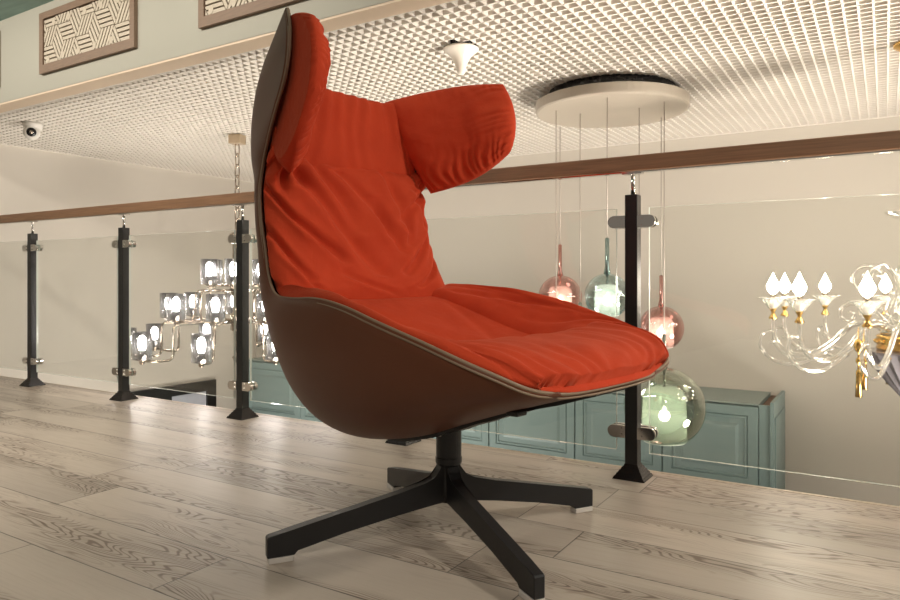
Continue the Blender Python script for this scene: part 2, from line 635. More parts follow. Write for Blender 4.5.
def clamp_bm(x, z, s):
    """stadium clamp plate pair on one side of the post, s = -1 left, +1 right"""
    bm = B()
    R = .0185
    xa, xb = x + s * .0185, x + s * .072
    def stad(y0, y1, r):
        pts = [Vector((xa, y0, z - r)), Vector((xb - s * r, y0, z - r))]
        pts += [Vector((xb - s * r + s * r * math.sin(a), y0, z - r * math.cos(a))) for a in [PI * k / 12 for k in range(1, 12)]]
        pts += [Vector((xb - s * r, y0, z + r)), Vector((xa, y0, z + r))]
        prism(bm, pts, Vector((0, y1 - y0, 0)))
    stad(YR - .020, YR - .006, R)
    stad(YR + .006, YR + .020, R)
    # screw heads
    for dz in (-.009, .009):
        lathe_y(bm, (x + s * .030, YR - .0205, z + dz), .0032)
    bmesh.ops.translate(bm, verts=bm.verts[:], vec=(-x, -YR, 0))
    return bm


def lathe_y(bm, c, r, d=-.0025, seg=10):
    poly = [Vector((c[0] + r * math.cos(2 * PI * k / seg), c[1], c[2] + r * math.sin(2 * PI * k / seg))) for k in range(seg)]
    prism(bm, poly, Vector((0, d, 0)))


def make_post():
    t = empty('railing_post')
    a = .019
    bm = B()
    box(bm, -a, a, -a, a, .04, .852, bev=.0015)
    obj('shaft', bm, M_POST, t)
    bm = B()
    zz, hw = 0.0, .048
    for k in range(5):
        frustum(bm, 0, 0, zz, zz + .0085, hw, hw - .0035)
        zz += .0085
        hw -= .0062
    obj('foot', bm, M_STEPS, t)
    bm = B(); lathe(bm, [(0, .852), (.0065, .852), (.0065, .919), (0, .919)], 12)
    pin = obj('pin', bm, M_CHROME, t, True)
    bm = B(); box(bm, -.030, .030, -.012, .012, .9145, .9184)
    obj('flange', bm, M_CHROME, pin)
    for z in (.771, .138):
        for s in (-1, 1):
            obj('clamp', clamp_bm(0.0, z, s) if False else clamp_local(z, s), M_CHROME, t)
    return t


def clamp_local(z, s):
    return clamp_bm(0.0, z, s)


def copy_tree(o, parent=None):
    c = o.copy()
    C.objects.link(c)
    if parent is not None:
        c.parent = parent
    for ch in list(o.children):
        copy_tree(ch, c)
    return c


post0 = make_post()
for i, x in enumerate(POSTS):
    o = post0 if i == 0 else copy_tree(post0)
    o.location = (x, YR, 0)
    tag(o, PLABEL[i], 'railing post', 'posts of the glass balustrade')

GLABEL = ['clear glass balustrade panel right of the nearest post, below the handrail at right',
          'clear glass balustrade panel behind the chair seat, ending left of the nearest post',
          'clear glass balustrade panel behind the chair back, right of the post beside the chandelier',
          'clear glass balustrade panel in front of the smoked glass chandelier',
          'clear glass balustrade panel between the two leftmost posts',
          'clear glass balustrade panel cut off by the left edge of the photo']
for k in range(6):
    xa = POSTS[0] - .8535 * k + .050
    xb = xa + .8535 - .100
    if k == 5:
        xa = XL + .03
    bm = B()
    fs = box(bm, xa, xb, -.005, .005, .078, .812)
    for f in bm.faces:
        f.normal_update()
        f.material_index = 0 if abs(f.normal.y) > .9 else 1
    o = obj('glass_balustrade', bm, None, None, False, [M_PANE, M_PANE_EDGE])
    o.location = (0, YR, 0)
    tag(o, GLABEL[k], 'glass balustrade', 'panes of the balustrade')


# ------------------------------------------------------------------ the armchair
TH_CH = math.atan2(-.174, .985)
chair = empty('swivel_armchair', W(-.003, 1.645), TH_CH)
tag(chair, 'high winged swivel armchair in orange-red velvet with a brown leather shell, on the plank floor', 'armchair')

# stations: shell centre (x,z) | rim (x,halfwidth,z) | pad centre (x,z) | hockey blend
ST = [
    (-.430, 1.085, -.200, .312, 1.172, -.385, 1.100, 1.0),
    (-.455, 1.050, -.165, .330, 1.118, -.380, 1.060, 1.0),
    (-.470, 1.010, -.165, .332, 1.062, -.376, 1.015, 1.0),
    (-.478, .970, -.183, .330, 1.012, -.372, .970, 1.0),
    (-.480, .930, -.238, .315, .965, -.368, .930, .95),
    (-.480, .890, -.305, .290, .922, -.364, .890, .85),
    (-.478, .850, -.370, .262, .878, -.356, .850, .7),
    (-.475, .800, -.392, .258, .822, -.346, .800, .5),
    (-.468, .730, -.380, .263, .750, -.328, .730, .3),
    (-.458, .660, -.356, .268, .678, -.308, .660, .1),
    (-.444, .580, -.318, .282, .605, -.285, .590, 0),
    (-.424, .500, -.265, .298, .563, -.252, .540, 0),
    (-.390, .400, -.165, .326, .556, -.190, .505, 0),
    (-.335, .297, -.050, .347, .558, -.100, .462, 0),
    (-.255, .238, .050, .360, .546, .000, .425, 0),
    (-.150, .220, .155, .364, .519, .095, .410, 0),
    (-.030, .238, .255, .356, .490, .190, .425, 0),
    (.090, .280, .335, .338, .461, .285, .430, 0),
    (.210, .322, .390, .310, .437, .355, .430, 0),
    (.315, .355, .416, .276, .418, .402, .420, 0),
    (.395, .379, .422, .230, .405, .428, .408, 0),
    (.434, .392, .423, .186, .399, .440, .396, 0),
]
NU = len(ST) - 1


def stat(u):
    u = max(-.6, min(NU + .0, u))
    i = max(0, min(NU - 1, int(math.floor(u))))
    t = u - i
    p0, p1, p2, p3 = ST[max(0, i - 1)], ST[i], ST[i + 1], ST[min(NU, i + 2)]
    return [.5 * (2 * b + (c - a) * t + (2 * a - 5 * b + 4 * c - d) * t * t + (3 * b - a - 3 * c + d) * t ** 3)
            for a, b, c, d in zip(p0, p1, p2, p3)]


def sect(s, w, k, yr=.225):
    """half cross-section: s 0..1 -> (y, t)"""
    ss = min(max(s, 0), 1)
    e1, e2 = .85, .80
    y1 = w * math.sin(ss * PI / 2) ** e1
    t1 = 1 - max(0.0, math.cos(ss * PI / 2)) ** e2
    if k <= 0:
        return y1, t1
    # hockey stick: flat centre then a splayed straight wing
    s0 = .47
    soft = .05
    q = (s - s0) / soft
    ramp = soft * math.log1p(math.exp(q)) if q < 30 else (s - s0)
    t2 = ramp / (1 - s0)
    y2 = s / s0 * yr if s < s0 else yr + (w - yr) * (s - s0) / (1 - s0)
    return y1 + (y2 - y1) * k, t1 + (t2 - t1) * k


def lean(u, y):
    """the head end sits slightly twisted: the near ear a touch higher than the far one"""
    return -.085 * y * max(0.0, min(1.0, (7.0 - u) / 4.0))


def P_out(u, v):
    a = stat(u)
    s = abs(v)
    y, t = sect(s, a[3], min(1, max(0, a[7])), .235)
    y = math.copysign(y, v)
    return Vector((a[0] + (a[2] - a[0]) * t, y, a[1] + (a[4] - a[1]) * t + lean(u, y)))


def P_in(u, v):
    a = stat(u)
    s = abs(v)
    uu = max(0.0, min(7.0, u))
    y, t = sect(min(s, 1.0), a[3] - .010, min(1, max(0, a[7])), .155 + .012 * uu)
    x = a[5] + (a[2] - a[5]) * t
    z = a[6] + (a[4] - a[6]) * t
    if s > 1.0:                                   # padded ear past the rim
        q = s - 1.0
        f = max(.06, 1.0 - abs((u - 2.8) / (3.2 if u < 2.8 else 3.5)) ** 2.6)
        x += .46 * q * f
        y += .14 * q * f
    y = math.copysign(y, v)
    return Vector((x, y, z + lean(u, y) * t))


def nrm(Pf, u, v, mode='', ref=Vector((-.03, 0, .80))):
    e = .03
    du = Pf(u + e, v) - Pf(u - e, v)
    dv = Pf(u, min(v + e, 1.3)) - Pf(u, v - e)
    n = du.cross(dv)
    if n.length < 1e-9:
        return Vector((0, 0, 1))
    n.normalize()
    if mode == 'wing':
        if n.y * v > 0:
            n = -n
        return n
    if n.dot(ref - Pf(u, v)) < 0:
        n = -n
    if mode == 'arm':
        n = (n + Vector((0, 0, 1.3)) * min(1.0, abs(v)) ** 2).normalized()
    return n


# leather shell
bm = B()
nu, nv = 110, 72
grid = [[bm.verts.new(P_out(NU * i / nu, -1 + 2 * j / nv)) for j in range(nv + 1)] for i in range(nu + 1)]
for i in range(nu):
    for j in range(nv):
        bm.faces.new((grid[i][j], grid[i][j + 1], grid[i + 1][j + 1], grid[i + 1][j]))
bmesh.ops.recalc_face_normals(bm, faces=bm.faces[:])
me = bpy.data.meshes.new('shell')
bm.to_mesh(me); bm.free()
me.materials.append(M_LEATHER)
for p in me.polygons:
    p.use_smooth = True
shell = bpy.data.objects.new('shell', me)
C.objects.link(shell)
shell.parent = chair
so = shell.modifiers.new('thickness', 'SOLIDIFY')
so.thickness = .010
so.offset = 0
shell['label'] = 'brown leather outer shell'

# piping round the rim
def loop_pts(off=0.0):
    pts = []
    for i in range(nu + 1):
        pts.append(P_out(NU * i / nu, -1))
    for j in range(1, nv):
        pts.append(P_out(NU, -1 + 2 * j / nv))
    for i in range(nu, -1, -1):
        pts.append(P_out(NU * i / nu, 1))
    for j in range(nv - 1, 0, -1):
        pts.append(P_out(0, -1 + 2 * j / nv))
    pts.append(pts[0].copy())
    return pts


lp = loop_pts()
bm = B(); tube(bm, lp, .0036, 8, False)
pip = obj('piping', bm, M_PIPING, chair, True)
pip['label'] = 'double taupe piping along the shell rim'
bm = B(); tube(bm, [p + Vector((0, 0, 0)) + (Vector((0, math.copysign(.004, p.y), -.0068)) if abs(p.y) > .1 else Vector((.003, 0, -.007))) for p in lp], .0022, 8, False)
obj('piping_seam', bm, M_PIPING, pip, True)


def fold(a, b, x0, y0, x1, y1, sg, amp):
    """crease of depth amp along the segment (x0,y0)-(x1,y1) in pad coordinates"""
    dx, dy = x1 - x0, y1 - y0
    L2 = dx * dx + dy * dy
    t = ((a - x0) * dx + (b - y0) * dy) / L2
    tc = max(0, min(1, t))
    d = math.hypot(a - x0 - dx * tc, b - y0 - dy * tc)
    taper = math.sin(PI * min(1, max(0, .08 + tc * .84))) ** .5
    side = math.copysign(1, (a - x0) * dy - (b - y0) * dx)
    s = sg
    return amp * taper * (-math.exp(-(d / s) ** 2) + .55 * math.exp(-((d - 1.6 * s) / (1.3 * s)) ** 2) * (1 if side > 0 else .5))


def pad(name, u0, u1, v0, v1, T, tb, wr, na=72, nb=72, pn=4.0, ex=.5, Tf=None, Pf=P_in, mode=''):
    bm = B()
    top, bot = [], []
    for i in range(na + 1):
        a = i / na
        # denser towards the borders
        aa = .5 - .5 * math.cos(PI * a)
        aa = .5 * a + .5 * aa
        ra, rb = [], []
        for j in range(nb + 1):
            b = j / nb
            bb = .5 * b + .5 * (.5 - .5 * math.cos(PI * b))
            u, v = u0 + (u1 - u0) * aa, v0 + (v1 - v0) * bb
            p = Pf(u, v)
            n = nrm(Pf, u, v, mode)
            pa = max(0, 1 - abs(2 * aa - 1) ** pn) ** ex
            pb = max(0, 1 - abs(2 * bb - 1) ** pn) ** ex
            q = pa * pb
            tt = T if Tf is None else Tf(aa, bb)
            t = tt * q + wr(aa, bb) * min(1, q * 1.5)
            border = i in (0, na) or j in (0, nb)
            va = bm.verts.new(p + n * (t if not border else 0))
            ra.append(va)
            rb.append(va if border else bm.verts.new(p - n * (tb * q if q > .999 else tb * q)))
        top.append(ra); bot.append(rb)
    for i in range(na):
        for j in range(nb):
            bm.faces.new((top[i][j], top[i][j + 1], top[i + 1][j + 1], top[i + 1][j]))
            q = [bot[i][j], bot[i + 1][j], bot[i + 1][j + 1], bot[i][j + 1]]
            try:
                bm.faces.new(q)
            except ValueError:
                pass
    return obj(name, bm, M_VELVET, chair, True)


def nz(x, y, s=0.0):
    return noise.noise(Vector((x, y, s)))


def wr_head(a, b):
    return .0042 * math.sin(2 * PI * (9.5 * b + .55 * math.sin(2.2 * a) + .5 * nz(a * 1.5, b * 4, 3))) * (.35 + .65 * (1 - a)) + .003 * nz(a * 3, b * 5, 1)


def wr_back(a, b):
    w = .009 * nz(a * 3.0, b * 3.4, 7) + .005 * nz(a * 8, b * 8, 2)
    for f in BACK_FOLDS:
        w += 2.1 * fold(a, b, *f)
    w += .0022 * math.sin(2 * PI * (16 * b + nz(a * 3, b * 4, 9))) * math.exp(-a / .08)
    return w


# (a: 0 top .. 1 bottom, b: 0 near side .. 1 far side)
BACK_FOLDS = [
    (.06, .10, .30, .05, .030, .008), (.02, .16, .34, .22, .028, .009), (.00, .26, .30, .30, .026, .007),
    (.28, .05, .72, .40, .020, .009), (.10, .24, .80, .52, .026, .008), (.05, .34, .55, .47, .024, .007),
    (.55, .03, .86, .26, .020, .008), (.14, .44, .66, .62, .022, .007), (.06, .60, .52, .66, .020, .006),
    (.10, .86, .48, .64, .022, .007), (.46, .92, .80, .62, .022, .008), (.66, .95, .92, .66, .018, .006),
    (.22, .72, .50, .78, .018, .005), (.34, .55, .58, .57, .015, .005), (.40, .68, .62, .66, .014, .005),
    (.80, .40, .97, .55, .016, .004), (.70, .10, .95, .30, .018, .005)]


def wing_pad(sgn):
    """thick ear pillow: a is 0 at the top edge .. 1 at the bottom edge, b is 0 at the root .. 1 at the tip"""
    def tri(p, q, r, t):
        return p * (1 - t) ** 2 + q * 2 * t * (1 - t) + r * t * t

    def mid(a, b):
        X, Y = 2 * a - 1, 2 * b - 1
        c = (.075 if sgn > 0 else .13) * X * X * Y * Y * (1.0 if b > .5 else .25)
        a, b = .5 + .5 * X * (1 - c), .5 + .5 * Y * (1 - c)
        root = tri(Vector((-.392, .152, 1.112 if sgn > 0 else 1.145)), Vector((-.360, .190, .98)), Vector((-.290, .242, .842)), a)
        tip = tri(Vector((-.082, .330, 1.174 if sgn > 0 else 1.138)), Vector((-.040, .345, 1.06)), Vector((-.062, .332, .972)), a)
        p = root.lerp(tip, b)
        bow = math.sin(PI * b)
        p.z += (.010 if sgn > 0 else .045) * bow * (1 - a) - .012 * bow * a
        p.y += .018 * bow                     # hollow inner face
        p.z += lean(2.0, sgn * p.y) * .8 * b
        p.y *= sgn
        return p
    na, nb = 90, 96
    bm = B()
    top, bot = [], []
    for i in range(na + 1):
        ra, rb = [], []
        for j in range(nb + 1):
            a = .5 - .5 * math.cos(PI * i / na)
            b = .5 - .5 * math.cos(PI * j / nb)
            e = .01
            n = (mid(a + e, b) - mid(a - e, b)).cross(mid(a, b + e) - mid(a, b - e)).normalized()
            if n.y * sgn > 0:
                n = -n
            q = (max(0, 1 - abs(2 * a - 1) ** 3) * max(0, 1 - abs(2 * b - 1) ** 3.4)) ** .5
            et = math.exp(-((1 - b) / .22) ** 2)
            eb = math.exp(-((1 - a) / .24) ** 2)
            ea = math.exp(-(a / .10) ** 2)
            w = .0042 * et * math.sin(2 * PI * (11 * a + 2.0 * b + 1.0 * nz(a * 4, b * 3, 5)))
            w += .0046 * eb * math.sin(2 * PI * (12 * b + 1.5 * a + 1.3 * nz(a * 3, b * 5, 6)))
            w += .0022 * ea * math.sin(2 * PI * (10 * b + 1.4 * nz(a * 3, b * 5, 16)))
            w += .006 * nz(a * 3, b * 3.5, 11) + .003 * nz(a * 8, b * 8, 13)
            p = mid(a, b)
            border = i in (0, na) or j in (0, nb)
            va = bm.verts.new(p if border else p + n * (.046 * q + w * min(1, q * 1.4)))
            ra.append(va)
            ob = p - n * ((.030 + .034 * max(0.0, min(1.0, (.95 - b) / .4))) * q + .6 * w * min(1, q * 1.4))
            lim = .235 + (ob.x + .48) / .315 * .095 - .012      # stays inside the leather ear
            ob.y = math.copysign(min(abs(ob.y), max(lim, abs(p.y) + .002)), ob.y)
            rb.append(va if border else bm.verts.new(ob))
        top.append(ra); bot.append(rb)
    for i in range(na):
        for j in range(nb):
            bm.faces.new((top[i][j], top[i][j + 1], top[i + 1][j + 1], top[i + 1][j]))
            bm.faces.new((bot[i][j], bot[i + 1][j], bot[i + 1][j + 1], bot[i][j + 1]))
    return obj('wing_cushion', bm, M_VELVET, chair, True)


def wr_arm(a, b):
    return .005 * nz(a * 3.5, b * 3, 21) + .003 * nz(a * 9, b * 7, 4) + fold(a, b, .15, .2, .5, .75, .04, .005) + fold(a, b, .45, .2, .75, .8, .035, .005)


def wr_seat(a, b):
    return .004 * nz(a * 3, b * 3, 31) + fold(a, b, .1, .3, .7, .62, .035, .006) + fold(a, b, .2, .8, .8, .6, .03, .005)


def wr_front(a, b):
    r = math.sin(2 * PI * (13 * b + 1.2 * a + 1.2 * nz(a * 2.5, b * 5, 41)))
    m = .4 + .6 * max(0, nz(a * 1.5, b * 4, 8) + .5)
    return .0042 * r * m * (1 - a ** 5) + .006 * nz(a * 3, b * 5, 43) + .0025 * nz(a * 5, b * 22, 3)


pad('back_cushion', 4.6, 11.15, -1.0, 1.0, .040, .0, wr_back, 110, 110, 6, .5)
pad('head_cushion', -.05, 5.5, -.60, .60, .030, .0, wr_head, 60, 100, 5, .5)
pad('seat_cushion', 10.9, 16.6, -.66, .66, .026, .0, wr_seat, 70, 70, 5, .5)
for s in (-1, 1):
    va, vb = (.42, 1.0) if s > 0 else (-1.0, -.42)
    pad('arm_cushion', 10.7, 18.6, va, vb, .060, .0, wr_arm, 84, 50, 4, .5, mode='arm', Tf=lambda a, b: .060 - .034 * a)
    wing_pad(s)
pad('front_cushion', 15.3, 21.0, -1.0, 1.0, .048, .0, wr_front, 70, 120, 4, .5, Tf=lambda a, b: .056 - .030 * a)

# under-seat plate, lever, column and star base
bm = B()
pl = []
for k in range(15):
    x = -.16 + k * .042
    # height of the shell underside at y = 0
    best = min((P_out(11 + i * .1, 0) for i in range(100)), key=lambda p: abs(p.x - x) + (0 if p.z < .4 else 1))
    pl.append((x, best.z))
lo = [(x, z - .013) for x, z in pl]
hi = [(x, z - .004) for x, z in pl]
poly = [Vector((x, -.06, z)) for x, z in lo] + [Vector((x, -.06, z)) for x, z in hi[::-1]]
prism(bm, poly, Vector((0, .12, 0)))
obj('underseat_plate', bm, M_BLACK, chair)
bm = B(); tube(bm, [(.25, -.02, .332), (.262, -.075, .330)], .006, 8); box(bm, .248, .278, -.105, -.070, .324, .337, bev=.004)
obj('lever', bm, M_BLACK, chair)

bm = B()
lathe(bm, [(0, .165), (.030, .165), (.0315, .170), (.0315, .180), (.030, .182), (.030, .250), (0, .250)], 28)
col_o = obj('column', bm, M_BLACK, chair, False)
bm = B()
for q in (-.5, .1):
    ang = -PI / 2 + q - .1
    c = Vector((.0302 * math.cos(ang), .0302 * math.sin(ang), .236))
    lathe(bm, [(0, -.004), (.004, -.003), (.004, .003), (0, .004)], 8, c)
obj('screw', bm, M_CHROME, col_o)
starrot = 0.0
bm = B()
lathe(bm, [(0, .078), (.026, .078), (.025, .12), (.023, .150), (.024, .166), (0, .166)], 28)
obj('hub', bm, M_BLACK, chair, True)
# leg directions: 24.5 deg (+90 k) in camera right/forward axes
base_ang = math.atan2(CR[1] * math.cos(math.radians(24.5)) + CF[1] * math.sin(math.radians(24.5)),
                      CR[0] * math.cos(math.radians(24.5)) + CF[0] * math.sin(math.radians(24.5))) - TH_CH
for k in range(4):
    bm = B()
    # side outline of a blade leg (r, z)
    topc = [(.012, .166), (.024, .163), (.029, .150), (.040, .136), (.062, .126), (.12, .113), (.24, .089), (.36, .065), (.400, .057)]
    botc = [(.404, .054), (.404, .012), (.348, .012), (.344, .022), (.24, .043), (.12, .064), (.04, .076), (.012, .078)]
    th = [.015, .015, .015, .014, .013, .012, .012, .012, .012, .012, .012, .012, .012, .012, .013, .014, .015]
    if k == 2:
        topc = [(r * 1.045, z) for r, z in topc]
        botc = [(r * 1.045, z) for r, z in botc]
    out = topc + botc
    A_, B_ = [], []
    for (r, z), w in zip(out, th):
        A_.append(bm.verts.new((r, -w, z))); B_.append(bm.verts.new((r, w, z)))
    n = len(out)
    bm.faces.new(A_); bm.faces.new(B_[::-1])
    for i in range(n):
        bm.faces.new((A_[i], B_[i], B_[(i + 1) % n], A_[(i + 1) % n]))
    bmesh.ops.bevel(bm, geom=bm.edges[:], offset=.0018, segments=1, affect='EDGES')
    lg = obj('leg', bm, M_BLACK, chair)
    lg.rotation_euler = (0, 0, base_ang + k * PI / 2)
    e_ = .017 if k == 2 else 0
    bm = B(); box(bm, .350 + e_, .402 + e_, -.014, .014, .0, .0118, bev=.002)
    fp = obj('foot_pad', bm, M_CLEARPAD, lg)
    fp['label'] = 'pale plastic glide under the leg'

# ------------------------------------------------------------------ wall cabinets along the far wall
YC = 4.10


def raised_door(bm, x0, x1, z0, z1, y):
    """lacquered door with stepped mouldings and a raised field, front face at y (towards -y)"""
    rings = [(0, 0), (.003, -.004), (.050, -.004), (.053, .004), (.058, -.001), (.066, -.001), (.070, .005), (.100, .005), (.116, -.003)]
    vs = []
    for ins, dy in rings:
        vs.append([bm.verts.new(p) for p in ((x0 + ins, y + dy, z0 + ins), (x1 - ins, y + dy, z0 + ins),
                                             (x1 - ins, y + dy, z1 - ins), (x0 + ins, y + dy, z1 - ins))])
    for a, b in zip(vs, vs[1:]):
        for i in range(4):
            bm.faces.new((a[i], a[(i + 1) % 4], b[(i + 1) % 4], b[i]))
    bm.faces.new(vs[-1])
    back = [bm.verts.new((v.co.x, y + .018, v.co.z)) for v in vs[0]]
    for i in range(4):
        bm.faces.new((vs[0][(i + 1) % 4], vs[0][i], back[i], back[(i + 1) % 4]))
    bm.faces.new(back[::-1])


SEAMS = [-.582, -1.100, -1.640, -2.250, -2.820, -3.390, -3.970, -4.600]
CL = ['teal cabinet at the right end of the row, behind the big green-grey globe lamp',
      'teal cabinet second from the right end of the row, beside the nearest railing post',
      'teal cabinet third from the right end of the row, behind the chair seat front',
      'teal cabinet fourth from the right, behind the chair column',
      'teal cabinet hidden behind the leather chair shell, fifth from the right',
      'teal cabinet behind the rear of the chair, third from the left end',
      'teal cabinet just left of the leather shell, second from the left end',]
ZT = -.088
for i in range(7):
    x1, x0 = SEAMS[i], SEAMS[i + 1]
    t = empty('tall_cabinet', ((x0 + x1) / 2, YC + .24, -2.4))
    tag(t, CL[i], 'cabinet', 'teal cabinets along the far wall')
    cx, cy, cz = t.location
    bm = B(); box(bm, x0 + .001 - cx, x1 - .001 - cx, .018 - .24, .47 - .24, 0, ZT - .003 - cz)
    obj('carcass', bm, M_CAB, t)
    bm = B(); box(bm, x0 + .0008 - cx, x1 - .0008 - cx, -.004 - .24, .485 - .24, ZT - .003 - cz, ZT + .004 - cz)
    obj('top_board', bm, M_CABTOP, t)
    bm = B(); raised_door(bm, x0 + .003 - cx, x1 - .003 - cx, ZT - .46 - cz, ZT - .012 - cz, -.24)
    obj('door', bm, M_CAB, t)
    bm = B(); raised_door(bm, x0 + .003 - cx, x1 - .003 - cx, .10, ZT - .468 - cz, -.24)
    obj('door', bm, M_CAB, t)
t = empty('cabinet_end_panel', (-.514, YC + .24, -2.4))
tag(t, 'narrow teal end panel with a brown board edge closing the cabinet row at right', 'cabinet panel')
bm = B(); box(bm, -.066, -.012, -.236, -.215, 0, 2.312)
obj('filler_strip', bm, M_CAB, t)
bm = B(); box(bm, -.010, .008, -.245, .25, 0, 2.330)
ep = obj('side_board', bm, M_CAB, t)
bm = B(); box(bm, .008, .014, -.205, .21, 0.1, 2.24)
obj('side_moulding', bm, M_CAB, ep)
bm = B(); box(bm, -.066, -.0105, -.2145, .25, 2.290, 2.296)
obj('brown_edge', bm, M_EDGEBROWN, t)


# ------------------------------------------------------------------ ceiling fittings
def at_ceiling(u, v, z=ZC):
    d = FPX * (z - EYE) / (278.5 - v)
    return W((u - 450) / FPX * d, d, z)


# white trumpet-shaped fitting
p = at_ceiling(461, 47)
t = empty('ceiling_fitting', p)
tag(t, 'white trumpet-shaped fitting hanging from the lattice above the chair wing', 'ceiling fitting')
bm = B(); lathe(bm, [(0, -.108), (.012, -.107), (.016, -.100), (.020, -.080), (.027, -.060), (.040, -.038), (.058, -.022), (.068, -.014), (.070, -.010), (.066, -.006), (0, -.006)], 36)
obj('horn', bm, M_PLASTIC, t, True)
bm = B(); lathe(bm, [(0, -.006), (.055, -.006), (.060, .014), (0, .014)], 28)
obj('mounting_ring', bm, M_LENS, t)

# dome security camera
p = at_ceiling(33, 123)
t = empty('security_camera', p)
tag(t, 'small white dome security camera on the lattice ceiling at far left', 'security camera')
bm = B(); lathe(bm, [(0, 0), (.052, 0), (.052, -.012), (.044, -.040), (.030, -.055), (0, -.055)], 28)
obj('mount', bm, M_CAMWHITE, t, True)
aim = (Vector((-.9, .2, 1.05)) - p).normalized()
q = Vector((0, 0, 1)).rotation_difference(aim)
bm = B()
lathe(bm, [(0, -.045), (.030, -.036), (.043, -.012), (.044, .008), (.036, .022), (.030, .026), (0, .022)], 28)
head = obj('head', bm, M_CAMWHITE, t, True)
head.location = (.012, -.012, -.058)
head.rotation_mode = 'QUATERNION'
head.rotation_quaternion = q
bm = B(); lathe(bm, [(0, .032), (.014, .031), (.025, .0275), (.026, .022), (0, .020)], 24)
obj('lens', bm, M_LENS, head, True)
bm = B(); lathe(bm, [(0, .0345), (.010, .0335), (.010, .0300), (0, .030)], 20)
obj('lens_eye', bm, M_NICKEL, head, True)


# ------------------------------------------------------------------ smoked glass chandelier
def chain(bm, x, y, z0, z1, L=.042, w=.011, r=.0024):
    n = max(1, int(round((z1 - z0) / (L * .80))))
    for k in range(n):
        zc = z0 + (k + .5) * (z1 - z0) / n
        pts = []
        for j in range(17):
            a = 2 * PI * j / 16
            dx, dz = w * math.cos(a), math.copysign(abs(math.sin(a)) ** .7, math.sin(a)) * L / 2
            pts.append((x + dx, y, zc + dz) if k % 2 == 0 else (x, y + dx, zc + dz))
        tube(bm, pts, r, 6, False)


c1 = W(-1.33, 4.36)
ch = empty('chandelier', (c1.x, c1.y, 0))
tag(ch, 'three-tier nickel chandelier with smoked glass cylinder shades, hanging by a chain left of the chair', 'chandelier')
ccam = Vector((CR[0], CR[1], 0))
cfor = Vector((CF[0], CF[1], 0))
bm = B(); box(bm, -.040, .040, -.040, .040, 1.440, 1.497, bev=.004)
cn = obj('canopy', bm, M_BRASSBOX, ch)
cn.rotation_euler = (0, 0, .35)
bm = B(); chain(bm, 0, 0, .90, 1.440, .085, .016, .0045)
obj('chain', bm, M_NICKEL, ch, True)
bm = B()
lathe(bm, [(0, .90), (.012, .895), (.045, .880), (.048, .865), (.030, .860), (.030, .58), (.045, .575), (.045, .50), (.026, .49), (.026, .39), (.042, .38), (.042, .28), (.022, .27), (.022, .12), (.032, .11), (.018, .075), (0, .07)], 24)
obj('central_column', bm, M_NICKEL, ch, True)


def shade_parts(parent, loc, rad=.053, hh=.076):
    bm = B(); lathe(bm, [(rad * .94, -hh), (rad, -hh), (rad, hh), (rad * .94, hh)], 26, (0, 0, 0), True)
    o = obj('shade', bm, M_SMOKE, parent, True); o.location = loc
    bm = B(); lathe(bm, [(0, -hh - .030), (.010, -hh - .026), (.016, -hh - .018), (.014, -hh - .010), (.030, -hh - .004), (.044, -hh), (.044, -hh + .004), (0, -hh + .004)], 18)
    o2 = obj('cup', bm, M_NICKEL, parent, True); o2.location = loc
    bm = B(); lathe(bm, [(0, -hh + .004), (.021, -hh + .004), (.021, -hh + .050), (0, -hh + .050)], 14)
    o3 = obj('socket', bm, M_LENS, parent, True); o3.location = loc
    bm = B(); lathe(bm, [(0, -hh + .050), (.016, -hh + .052), (.024, -hh + .085), (.022, -hh + .115), (.012, -hh + .132), (0, -hh + .135)], 10)
    o4 = obj('bulb', bm, M_BULB, parent, True); o4.location = loc


def tier(n, R, zc, off, rin, zup):
    for k in range(n):
        a = math.radians(off + 360.0 * k / n)
        dirv = ccam * math.sin(a) - cfor * math.cos(a)
        zb = zc - .076 - .008
        bm = B()
        if zup is None:
            pts = [dirv * .03 + Vector((0, 0, zb)), dirv * (R - .0) + Vector((0, 0, zb))]
        else:
            rb = .035
            pts = [dirv * R + Vector((0, 0, zb)), dirv * (rin + rb + .05) + Vector((0, 0, zb - .012))]
            for q in range(6):
                t_ = PI / 2 * q / 5
                pts.append(dirv * (rin + rb - rb * math.sin(t_)) + Vector((0, 0, zb - .012 + rb - rb * math.cos(t_))))
            for q in range(6):
                t_ = PI / 2 * q / 5
                pts.append(dirv * (rin - rb + rb * math.cos(t_)) + Vector((0, 0, zup - rb + rb * math.sin(t_))))
            pts.append(dirv * .02 + Vector((0, 0, zup)))
        tube(bm, pts, .0075, 8)
        arm = obj('arm', bm, M_NICKEL, ch, True)
        shade_parts(arm, dirv * R + Vector((0, 0, zc)))


tier(10, .630, .228, 0, .44, .335)
tier(9, .405, .435, 0, .25, .525)
tier(6, .175, .642, 10, .1, None)


# ------------------------------------------------------------------ pendant cluster
pc_r, pc_d = .778, 3.37
pc = W(pc_r, pc_d)
pn = empty('pendant_lamp_cluster', (pc.x, pc.y, ZC))
tag(pn, 'round cream ceiling plate with tinted glass globe pendants, hanging behind the nearest railing post', 'pendant lamp')
bm = B(); lathe(bm, [(0, -.098), (.350, -.098), (.360, -.093), (.362, -.085), (.362, -.050), (.354, -.046), (0, -.046)], 72)
obj('canopy', bm, M_CREAM, pn, False)
bm = B(); lathe(bm, [(0, -.046), (.30, -.046), (.30, .002), (0, .002)], 48)
obj('mounting_ring', bm, M_LENS, pn)


